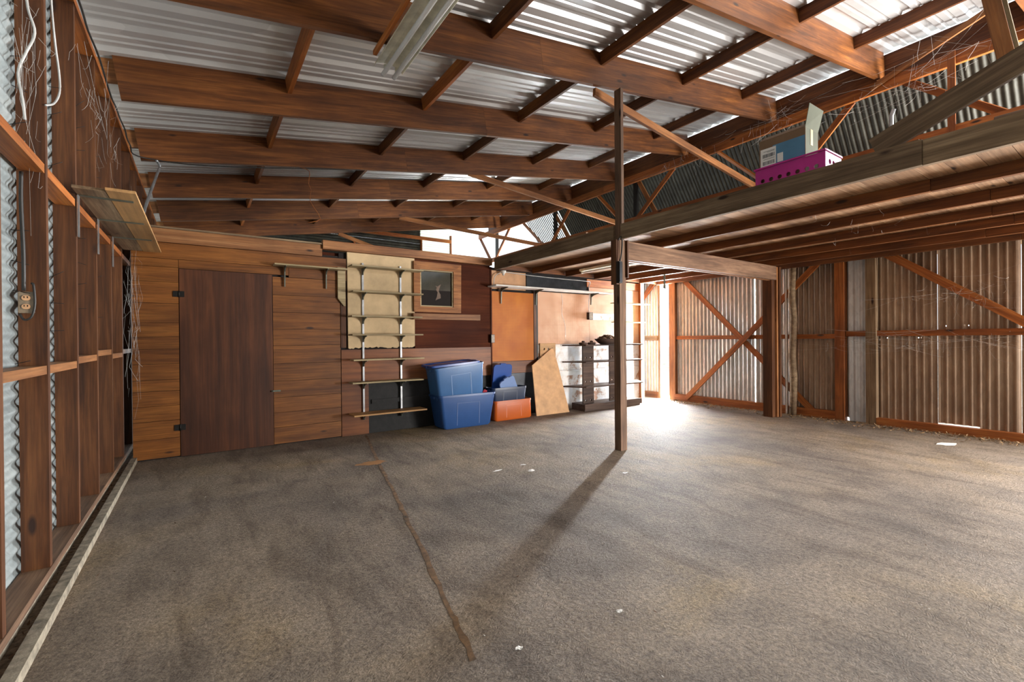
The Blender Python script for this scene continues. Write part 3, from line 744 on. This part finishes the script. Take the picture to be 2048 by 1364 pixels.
tube('tube', [(4.97, 4.03, 2.292), (4.97, 5.27, 2.292)], .014, 'tube', F, 12)
for y in (4.02, 5.28): box('tube_holder', 4.955, 4.985, y-.008, y+.008, 2.275, 2.3108, 'enamel', F)
B = root('switch_box', (3.78, 3.47, 1.95), 'black switch box with cable on the near loft post', 'switch box')
slab('box_body', 3.795, 3.843, 3.445, 3.489, 1.86, 2.10, 'black', B)
slab('box_cover', 3.798, 3.84, 3.440, 3.4448, 1.87, 2.09, 'blackmetal', B)
tube('switch_cable', [(3.83, 3.465, 2.10), (3.845, 3.455, 2.20), (3.85, 3.45, 2.33), (3.825, 3.445, 2.37), (3.80, 3.46, 2.33)], .008, 'cable', B, 8, True, 4)

# ================================================================== free-standing dark shelf
U = root('shelf_unit', (6.15, 5.9, 0), 'dark brown free-standing shelf unit holding a bowl and two discs', 'shelf unit')
def hexboard(name, z0, z1, ins=0.0, mat='darkunit'):
    p = [(5.24+ins, 6.09), (5.44+ins, 5.70), (6.92-ins, 5.70), (7.20-ins, 6.09)]
    vv = [(x, y, z0) for x, y in p] + [(x, y, z1) for x, y in p]
    return centred(name, vv, [(3, 2, 1, 0), (4, 5, 6, 7)] + [(i, (i+1) % 4, (i+1) % 4+4, i+4) for i in range(4)], mat, U)
hexboard('shelf_board', 1.125, 1.147); hexboard('shelf_board', .835, .857); hexboard('shelf_board', .405, .427)
p = [(5.46, 6.09), (5.42, 5.72), (6.84, 5.72), (6.9, 6.09)]
centred('plinth', [(x, y, 0) for x, y in p]+[(x, y, .115) for x, y in p], [(3, 2, 1, 0), (4, 5, 6, 7)] + [(i, (i+1) % 4, (i+1) % 4+4, i+4) for i in range(4)], 'darkunit', U)
box('plinth_lip', 5.40, 6.86, 5.69, 5.716, .03, .125, 'darkunit', U)
for x in (5.50, 6.16):
    for z0, z1, hz in ((.116, .404, [.05]), (.428, .834, [.07]), (.858, 1.124, [.06])):
        holed('upright', .26, z1-z0, .025, [(.07, hz[0]), (.19, hz[0])], .018, 'darkunit', U, T((x, 5.84, z0)), 1.0)
for k, x in enumerate((5.50, 5.70)):
    C_ = root('knobbed_disc', (x, 5.83, 1.148), ('left' if k == 0 else 'right') + ' one of two small dark knobbed discs on the dark shelf unit', 'disc', 'knobbed discs on the dark shelf unit')
    loft('disc', [(.13, .13, .064, 0), (.15, .15, .074, .012), (.15, .15, .074, .03), (.12, .12, .059, .04)], 'darkunit', C_, T((x, 5.83, 1.148)))
    loft('knob', [(.05, .05, .024, 0), (.06, .06, .029, .015), (.04, .04, .019, .028)], 'darkunit', C_, T((x, 5.83, 1.188)))
K = root('leaf_bowl', (6.2, 5.86, 1.148), 'shallow dark bowl heaped with dry leaves on the shelf unit', 'bowl')
loft('bowl', [(.30, .16, .079, 0), (.44, .22, .109, .04), (.54, .26, .129, .085), (.56, .27, .134, .10), (.53, .25, .124, .095), (.42, .2, .099, .05)], 'darkunit', K, T((6.12, 5.85, 1.148)))
vv, ff = [], []
for i in range(420):
    a = random.uniform(0, 2*math.pi); q = math.sqrt(random.random()); x, yy = .25*q*math.cos(a), .11*q*math.sin(a); z = .085 + .075*(1-q*q) + random.uniform(-.012, .012)
    d = Vector((random.gauss(0, 1), random.gauss(0, 1), random.gauss(0, .5))).normalized()*.02; e = Vector((random.gauss(0, 1), random.gauss(0, 1), random.gauss(0, .6))).normalized()*.012
    b0 = len(vv); P0 = Vector((x, yy, z)); vv += [P0-d, P0+e, P0+d, P0-e]; ff.append((b0, b0+1, b0+2, b0+3))
tag(mesh('dry_leaves', vv, ff, 'leaf', K, T((6.12, 5.85, 1.148))), kind='stuff')

# plywood leaning and perforated board behind it
ang = math.degrees(math.atan2(.21, 1.08))
def lean_mw(x, y): return T((x, y, .002)) @ R(-ang, 'X')
tag(prism('plywood_sheet', [(0, 0), (.705, 0), (.60, .76), (.535, 1.11), (.49, 1.105), (.035, .83)], 0, .014, 'plyface', None, lean_mw(4.495, 5.865)), 'cut plywood sheet with slanted top leaning against the pegboard wall', 'plywood')
hb = holed('perforated_board', .34, .40, .02, [(.09, .10), (.18, .10), (.27, .10), (.09, .30), (.18, .30), (.27, .30)], .02, 'ply', None, T((4.76, YW-.03, .78)))
tag(hb, 'small drilled block of wood behind the leaning plywood', 'board')

# ================================================================== tubs
def tub(name, w, d, h, mat, mw, label, cat='storage tub', taper=.80, rim=.03):
    t = root(name, (mw.translation.x, mw.translation.y, mw.translation.z), label, cat)
    r = .05
    loft('tub_body', [(w*taper, d*taper, r, 0), (w*(taper+.05), d*(taper+.05), r, .02), (w*.97, d*.96, r, h-.03), (w, d, r+.01, h-.028), (w, d, r+.01, h), (w*.965, d*.95, r, h),
                      (w*.945, d*.93, r, h-.03), (w*(taper+.02), d*(taper+.02), r, .03)], mat, t, mw)
    a = taper+.05; sh = math.degrees(math.atan2(d*(.97-a)/2, h*.9)); fm = mw @ T((0, -d*(taper+.045)/2, 0)) @ R(sh, 'X')
    for x0, x1, z0, z1 in ((-.20*w, -.185*w, .04, h*.74), (.185*w, .20*w, .04, h*.74), (-.20*w, .20*w, h*.74, h*.74+.008)):
        prism('moulded_ridge', [(x0, z0), (x1, z0), (x1, z1), (x0, z1)], -.0015, .006, mat, t, fm)
    for sx in (-1, 1):
        loft('handle', [(.028, d*.32, .012, -.014), (.028, d*.32, .012, .014)], mat, t, mw @ T((sx*(w/2+.006), 0, h-.035)))
    return t
tub('storage_tub', .93, .40, .475, 'tubblue', T((3.16, 5.90, .001)), 'large dark blue tub on the floor with a paler tub sunk into it', taper=.78)
mwu = T((3.075, 5.90, .40)) @ R(-5.5, 'Y') @ R(2, 'X')
tub('storage_tub', .80, .37, .50, 'tubblue2', mwu, 'paler slate blue tub tilted on top of the large blue tub', taper=.84)
def lid(name, w, d, mat, mw, label):
    t = root(name, mw.translation, label, 'lid')
    loft('lid_panel', [(w, d, .05, 0), (w, d, .05, .028), (w*.94, d*.9, .045, .030), (w*.90, d*.84, .04, .014), (w*.62, d*.6, .03, .014), (w*.58, d*.55, .03, .026)], mat, t, mw)
    for s in (-1, 1): loft('lid_latch', [(.02, d*.3, .008, 0), (.02, d*.3, .008, .03)], mat, t, mw @ T((s*(w/2+.008), 0, 0)))
    return t
lid('tub_lid', .78, .38, 'lidblue', mwu @ T((-.05, .02, .503)) @ R(1.5, 'Y'), 'cobalt lid lying on the tilted slate blue tub')
tag(mesh('red_scrap', [(3.40, 5.73, .478), (3.47, 5.72, .482), (3.49, 5.75, .50), (3.42, 5.77, .495), (3.44, 5.745, .52)], [(0, 1, 4), (1, 2, 4), (2, 3, 4), (3, 0, 4), (3, 2, 1, 0)], plain('red_plastic', 'a01830')), 'small red plastic scrap on the rim between the two blue tubs', 'scrap')
tub('storage_tub', .72, .27, .305, 'tuborange', T((4.04, 5.985, .001)) @ R(0, 'Z'), 'flat orange tub on the floor holding a navy tub', taper=.94)
tub('storage_tub', .66, .245, .26, 'tubnavy', T((3.985, 5.985, .245)), 'navy tub nested in the orange tub with two lids inside', taper=.86)
lid('tub_lid', .52, .34, 'lidblue', T((3.93, 6.02, .60)) @ R(-80, 'X') @ R(90, 'Z') @ T((.0, 0, 0)), 'cobalt lid standing upright in the navy tub')
lid('tub_lid', .48, .28, 'lidpale', T((4.03, 5.93, .43)) @ R(-75, 'X') @ R(62, 'Z'), 'pale blue lid leaning in the navy tub before the cobalt lid')

# ================================================================== on the loft
zl_ = ZD+.027
Cc = root('plastic_crate', (3.98, 1.74, zl_), 'magenta plastic crate with round holes at the loft edge', 'crate')
hs_ = [(.06+.0665*k, z) for k in range(7) for z in (.034, .080)]
Rz = Matrix(((0, 1, 0, 0), (-1, 0, 0, 0), (0, 0, 1, 0), (0, 0, 0, 1)))   # local x -> -Y, local y -> X
holed('crate_side', .52, .178, .006, hs_, .017, 'pink', Cc, T((3.875, 2.0, zl_)) @ Rz)
holed('crate_side', .52, .178, .006, hs_, .017, 'pink', Cc, T((4.155, 2.0, zl_)) @ Rz)
holed('crate_end', .272, .178, .006, [(.07, .05), (.136, .05), (.20, .05), (.07, .11), (.136, .11), (.20, .11)], .02, 'pink', Cc, T((3.882, 1.48, zl_)))
holed('crate_end', .272, .178, .006, [(.07, .05), (.136, .05), (.20, .05), (.07, .11), (.136, .11), (.20, .11)], .02, 'pink', Cc, T((3.882, 1.993, zl_)))
slab('crate_base', 3.882, 4.154, 1.487, 1.993, zl_+.001, zl_+.006, 'pink', Cc)
for x in (3.866, 4.162): box('crate_rim', x-.006, x+.008, 1.474, 2.006, zl_+.179, zl_+.191, 'pink', Cc)
for y in (1.478, 2.002): box('crate_rim', 3.875, 4.155, y-.006, y+.006, zl_+.179, zl_+.191, 'pink', Cc)
Bx = root('cardboard_box', (4.02, 1.82, zl_+.01), 'open cardboard box with blue print and shipping label in the magenta crate', 'box')
bz, bh = zl_+.01, .413; bq = bz+.073
x0, x1, y0, y1 = 3.91, 4.13, 1.63, 1.985
slab('box_side', x0, x0+.004, y0, y1, bz, bz+bh, 'card', Bx); slab('box_side', x1-.004, x1, y0, y1, bz, bz+bh, 'card', Bx)
slab('box_end', x0+.004, x1-.004, y0, y0+.004, bz, bz+bh, 'cardin', Bx); slab('box_end', x0+.004, x1-.004, y1-.004, y1, bz, bz+bh, 'card', Bx)
slab('box_bottom', x0+.004, x1-.004, y0+.004, y1-.004, bz, bz+.004, 'card', Bx)
slab('blue_print', x0-.0012, x0-.0002, y0+.004, y1-.11, bq+.10, bz+bh-.06, 'bluepaper', Bx)
lb = slab('shipping_label', x0-.0026, x0-.0014, y1-.135, y1-.012, bq+.11, bq+.27, 'paper', Bx)
for zz0 in (.135, .195):
    yy = y1-.125
    while yy < y1-.03:
        wv_ = random.choice((.002, .003, .005)); slab('barcode_bar', x0-.0034, x0-.0028, yy, yy+wv_, bq+zz0, bq+zz0+.03, 'ink', lb); yy += wv_+random.choice((.0025, .004))
for zz0, ww in ((.245, .09), (.237, .06), (.18, .09)): slab('print_line', x0-.0034, x0-.0028, y1-.125, y1-.125+ww, bq+zz0, bq+zz0+.003, 'ink', lb)
slab('small_label', x0-.0026, x0-.0014, y1-.19, y1-.145, bq+.13, bq+.20, 'paper', Bx)
mesh('box_flap', [(x0, y0, bz+bh), (x1, y0, bz+bh), (x1-.01, y0-.045, bz+bh+.16), (x0+.005, y0-.03, bz+bh+.175)], [(0, 1, 2, 3)], 'cardin', Bx).modifiers.new('thick', 'SOLIDIFY').thickness = .004
mesh('box_flap', [(x0, y0+.01, bz+bh), (x0, y1, bz+bh), (x0+.10, y1+.01, bz+bh+.06), (x0+.10, y0+.03, bz+bh+.06)], [(0, 1, 2, 3)], 'card', Bx).modifiers.new('thick', 'SOLIDIFY').thickness = .004
mesh('box_flap', [(x1, y0+.01, bz+bh), (x1, y1, bz+bh), (x1+.02, y1, bz+bh+.10), (x1+.02, y0+.02, bz+bh+.10)], [(0, 1, 2, 3)], 'card', Bx).modifiers.new('thick', 'SOLIDIFY').thickness = .004
slab('tape_strip', x0+.085, x0+.125, y0-.0022, y0-.0004, bz+.29, bz+bh+.002, 'tape', Bx)
tag(tube('steel_tube', [(5.6, 1.57, zl_), (5.6, 1.57, 3.40), (5.59, 1.545, 3.46)], .018, 'steel', None, 12), 'upright steel tube standing on the loft behind the magenta crate', 'tube')
for k in range(3):
    tag(box('stored_board', 4.22+.05*k, 4.40+.05*k, .12, .80-.06*k, zl_+.055*k, zl_+.052+.055*k, 'white' if k != 1 else 'grey'),
        ('bottom', 'middle', 'top')[k] + ' one of three pale boards stacked flat on the near end of the loft', 'board', 'boards stacked on the loft')
rl = root('paper_roll', (4.02, .25, zl_), 'brown rolled-up paper lying on the near edge of the loft', 'roll')
tube('roll', [(4.02, .12, zl_+.058), (4.02, .62, zl_+.058)], .057, 'card', rl, 16)
tube('roll_core', [(4.02, .6202, zl_+.058), (4.02, .628, zl_+.058)], .02, 'dark', rl, 12)

# ================================================================== litter, debris and cobwebs
PP = [(2.31, 3.65, .075, .018), (2.58, 3.46, .05, .03), (2.64, 3.67, .03, .02), (3.24, 2.89, .03, .015), (1.57, 1.44, .018, .012), (1.05, 1.50, .016, .012), (7.06, 1.49, .13, .06)]
NM = ['long white paper scrap lying on the floor left of a small square one', 'small square white paper scrap on the floor before the plywood', 'tiny crumpled paper scrap between the tubs and the loft post',
      'tiny pale chip on the floor just before the near loft post', 'tiny white chip on the near floor right of the brown joint', 'tiny white chip on the floor beside the end of the brown joint', 'crumpled white plastic on the floor by the right wall']
for (x, y, a, c), nme in zip(PP, NM):
    n = 9; vv = [(0, 0, .006)] + [(a*math.cos(2*math.pi*i/n)*random.uniform(.7, 1.2), c*math.sin(2*math.pi*i/n)*random.uniform(.7, 1.2), random.uniform(.001, .008)) for i in range(n)]
    tag(mesh('paper_scrap', vv, [(0, 1+i, 1+(i+1) % n) for i in range(n)], 'paper', None, T((x, y, .001)) @ R(random.uniform(-40, 20), 'Z')), nme, 'scrap')
vv, ff = [], []
def chip(x, y, z, s, zr=.3):
    d = Vector((random.gauss(0, 1), random.gauss(0, 1), random.gauss(0, zr))).normalized()*s; e = Vector((random.gauss(0, 1), random.gauss(0, 1), random.gauss(0, zr))).normalized()*s*.3
    b0 = len(vv); p = Vector((x, y, z)); vv.extend([p-d, p+e, p+d, p-e]); ff.append((b0, b0+1, b0+2, b0+3))
for i in range(2600):
    y = random.uniform(-.3, 5.7); x = 7.83-abs(random.gauss(0, .18)); chip(x, y, random.uniform(.002, .022), random.uniform(.01, .035))
tag(centred('straw_debris', vv, ff, 'straw'), 'dry straw and dust drifted along the foot of the right wall', 'debris', kind='stuff')
vv, ff = [], []
for i in range(500): chip(random.uniform(-.5, 7.6), random.uniform(.6, 5.9), .003, random.uniform(.004, .014), .1)
for i in range(260): chip(-.62+random.gauss(0, .02), random.uniform(1.2, 6.0), .032, random.uniform(.006, .02), .3)
tag(centred('floor_crumbs', vv, ff, 'leaf'), 'scattered dark crumbs and leaf bits on the concrete', 'debris', kind='stuff')
vv, ff = [], []
for i in range(160): chip(random.uniform(0, 7), random.uniform(.6, 5.8), .004, random.uniform(.003, .008), .2)
tag(centred('pale_chips', vv, ff, 'paper'), 'tiny pale paint chips scattered over the concrete', 'debris', kind='stuff')

def cobweb(c, spread, n, label, hang=.25, r=.0006):
    vv, ff = [], []
    c = Vector(c); sp = Vector(spread)
    for i in range(n):
        p = c + Vector((random.gauss(0, sp.x), random.gauss(0, sp.y), random.gauss(0, sp.z)))
        if random.random() < .5 and 'short' not in label: q = p + Vector((random.gauss(0, sp.x), random.gauss(0, sp.y), random.gauss(0, sp.z)))*1.3
        else: q = p + Vector((random.gauss(0, .03), random.gauss(0, .03), -random.uniform(.3, 1)*hang))
        m_ = (p+q)/2 + Vector((random.gauss(0, .02), random.gauss(0, .02), -random.uniform(0, .06)))
        pts = [p, (p+m_)/2+Vector((0, 0, -.008)), m_, (q+m_)/2+Vector((0, 0, -.006)), q]; rr_ = r*random.choice((.6, .8, 1, 1.6))
        b0 = len(vv)
        for k, a in enumerate(pts):
            d = (pts[min(k+1, 4)]-pts[max(k-1, 0)]); d = d.normalized() if d.length > 1e-6 else Vector((0, 0, 1))
            x = d.orthogonal().normalized(); y = d.cross(x)
            for j in range(3): th = 2*math.pi*j/3; vv.append(a + x*rr_*math.cos(th) + y*rr_*math.sin(th))
        for k in range(4):
            for j in range(3): ff.append((b0+k*3+j, b0+k*3+(j+1) % 3, b0+(k+1)*3+(j+1) % 3, b0+(k+1)*3+j))
    return tag(centred('cobweb', vv, ff, 'web'), label, 'cobweb', kind='stuff')
cobweb((-.70, 3.20, 2.72), (.03, .02, .25), 36, 'grey cobwebs on the face of the nearest left stud')
cobweb((-.62, 4.8, 3.05), (.03, .35, .14), 40, 'cobwebs sagging between the left studs under the top plate', .2)
cobweb((-.55, 5.9, 1.5), (.03, .10, .35), 44, 'dusty cobweb threads hanging in the left corner by the cabin', .5)
cobweb((7.5, 3.6, 4.62), (.12, .3, .10), 60, 'cobwebs where a rafter meets the truss behind the crate', .3, .0011)
cobweb((7.45, 1.9, 4.45), (.08, .35, .16), 70, 'white cobwebs across the near truss panel', .3, .0011)
cobweb((7.82, 1.9, 1.20), (.03, .45, .06), 80, 'cobwebs hanging off the right wall girt', .15, .001)
cobweb((7.80, 1.5, 1.8), (.03, .28, .10), 50, 'cobwebs under the slanting brace of the right wall', .2, .001)
cobweb((7.5, 5.2, 4.62), (.1, .3, .08), 40, 'cobwebs on the truss behind the tall upright', .3, .0011)
cobweb((5.6, 1.6, 2.34), (.6, .5, .006), 14, 'short cobweb threads under the loft joists', .07, .0007)
